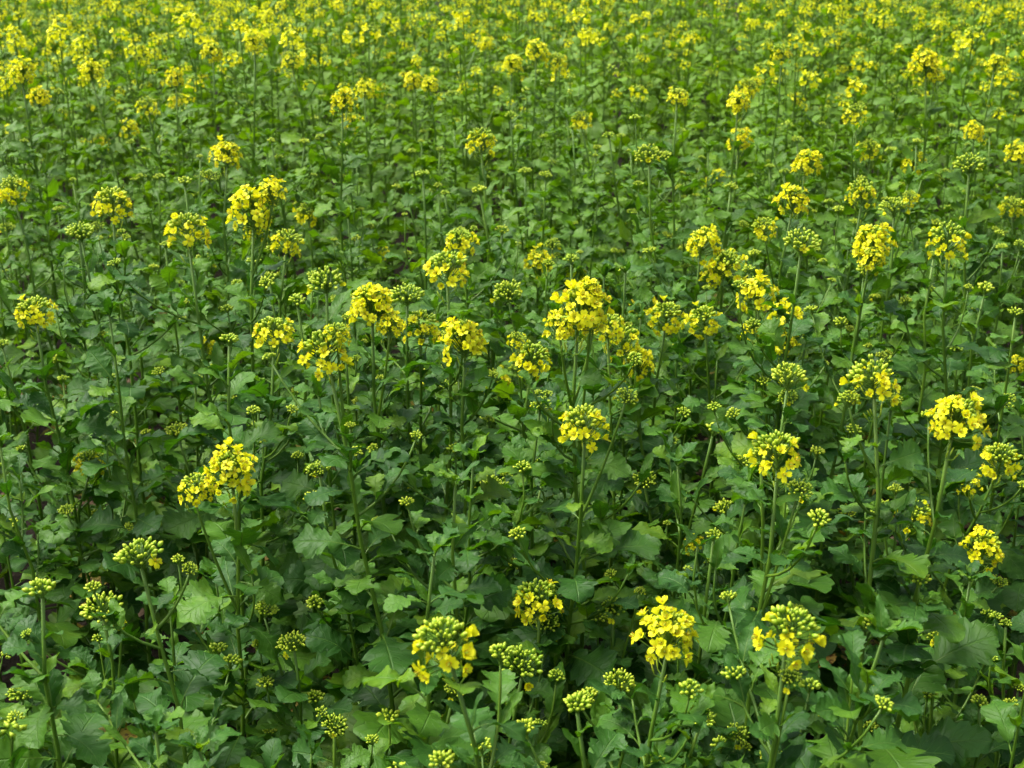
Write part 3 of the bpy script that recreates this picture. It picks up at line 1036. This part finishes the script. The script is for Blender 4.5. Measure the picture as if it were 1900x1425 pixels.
bins_leaf_m = [[] for _ in KINDS]
bins_leaf_f = [[] for _ in KINDS]
bins_leaf_t = [[] for _ in KINDS]
bins_head = {(k, i): [] for k in 'FMBS' for i in range(3)}
bins_head_near = {(k, i): [] for k in 'FMBS' for i in range(8)}
for (x, y, H, k) in mass:
    lean = rng.normal(0, 0.03, 2)
    sc = {'F': rng.uniform(0.85, 1.15), 'M': rng.uniform(0.8, 1.1), 'B': rng.uniform(0.5, 0.9), 'S': rng.uniform(0.55, 1.15), '': 0.4}[k]
    ext = []
    if k and k in 'FM':
        for q in range(int(rng.integers(0, 3))):
            e = np.array([x, y, H]) + [rng.uniform(-0.08, 0.08), rng.uniform(-0.08, 0.08), -rng.uniform(0.0, 0.10)]
            ext.append((e, 'M', rng.uniform(0.45, 0.7)))
    close = y < SPLIT_Y + 0.6
    ripe = y > 5.0
    if ripe and k:
        sc *= 0.62
    sp = plant_spec(rng, (x, y, 0), (x + lean[0], y + lean[1], H), k, sc, 1.0 if y < 8 else 0.8, int(rng.integers(1, 5)) if ripe else None, ext, far=True,
                    btype=('M' if rng.uniform() < 0.55 else 'B') if ripe and k and k in 'FM' else 'S', upright=18.0 if ripe else 10.0)
    path, rad = sp['stem']
    emit_raw(*tube(path, rad, 3, STEM, cap=False))
    for bp, br in sp['branches']:
        emit_raw(*tube(bp, br, 3, STEM, cap=False))
    for kind, M, old in sp['leaves']:
        (bins_leaf_m if close else bins_leaf_f if y < 5.2 else bins_leaf_t)[kind].append(M)
    for hk, hv, M, main in sp['heads']:
        if close:
            bins_head_near[(hk, hv)].append(M)
        else:
            bins_head[(hk, hv % 3)].append(M)
for i in range(len(KINDS)):
    emit_many(LEAFM[i], bins_leaf_m[i])
    emit_many(LEAFF[i], bins_leaf_f[i])
    emit_many(LEAFT[i], bins_leaf_t[i])


def full_far(k, i, lv=1):
    s, fl = HEADF[k][i]
    full = Shape().put(s, np.eye(4))
    for j, m in fl:
        full.put(FLOWERS[lv][j], np.array(m))
    return full


FARFULL = {(k, i): full_far(k, i) for k in 'FMBS' for i in range(3)}
for key, ms in bins_head.items():
    emit_many(full_far(*key, 2), [m for m in ms if m.translation.y > 6])
    emit_many(FARFULL[key], [m for m in ms if m.translation.y <= 6])
for key, ms in bins_head_near.items():
    emit_many(FARFULL[(key[0], key[1] % 3)], ms)
big = (np.concatenate(VV), np.concatenate(FF), np.concatenate(MM), np.concatenate(UU))
o = bpy.data.objects.new('mustard_crop', make_mesh('mustard_crop', big, MATS, np.concatenate(TT)))
o['kind'] = 'stuff'
o['label'] = 'dense mass of far flowering mustard plants filling the field'
o['category'] = 'mustard crop'
COL.objects.link(o)
print('MASS', len(mass), 'tris', len(big[1]), 'single', len(specs), 'split', SPLIT_Y, 'objects', len(bpy.data.objects))

# ------------------------------------------------------------------ dry leaves on the soil
VV, FF, MM, UU, TT, off = [], [], [], [], [], 0
dry = [leaf_shape(np.random.default_rng(900 + i), 12, 4, 'broad', 0) for i in range(4)]
for s in dry:
    v, f, m, u = s.arrays()
    s.M = [np.zeros(len(f), int)]
bins = [[] for _ in dry]
for i in range(900):
    y = rng.uniform(0.8, 6.0)
    x = rng.uniform(-1, 1) * (0.4 * y + 0.6)
    bins[i % 4].append(Matrix.Translation((x, y, 0.012)) @ Matrix.Rotation(rng.uniform(0, 6.28), 4, 'Z') @ Matrix.Rotation(rng.normal(0, 0.3), 4, 'X')
                       @ Matrix.Scale(rng.uniform(0.04, 0.10), 4) @ Matrix.Diagonal((1, 1, 0.4, 1)))
for s, b in zip(dry, bins):
    emit_many(s, b)
o = bpy.data.objects.new('leaf_litter', make_mesh('leaf_litter', (np.concatenate(VV), np.concatenate(FF), np.concatenate(MM), np.concatenate(UU)), [MAT_DRY], np.concatenate(TT)))
o['kind'] = 'stuff'
o['label'] = 'dry brown fallen leaves lying on the dark soil'
o['category'] = 'leaf litter'
COL.objects.link(o)
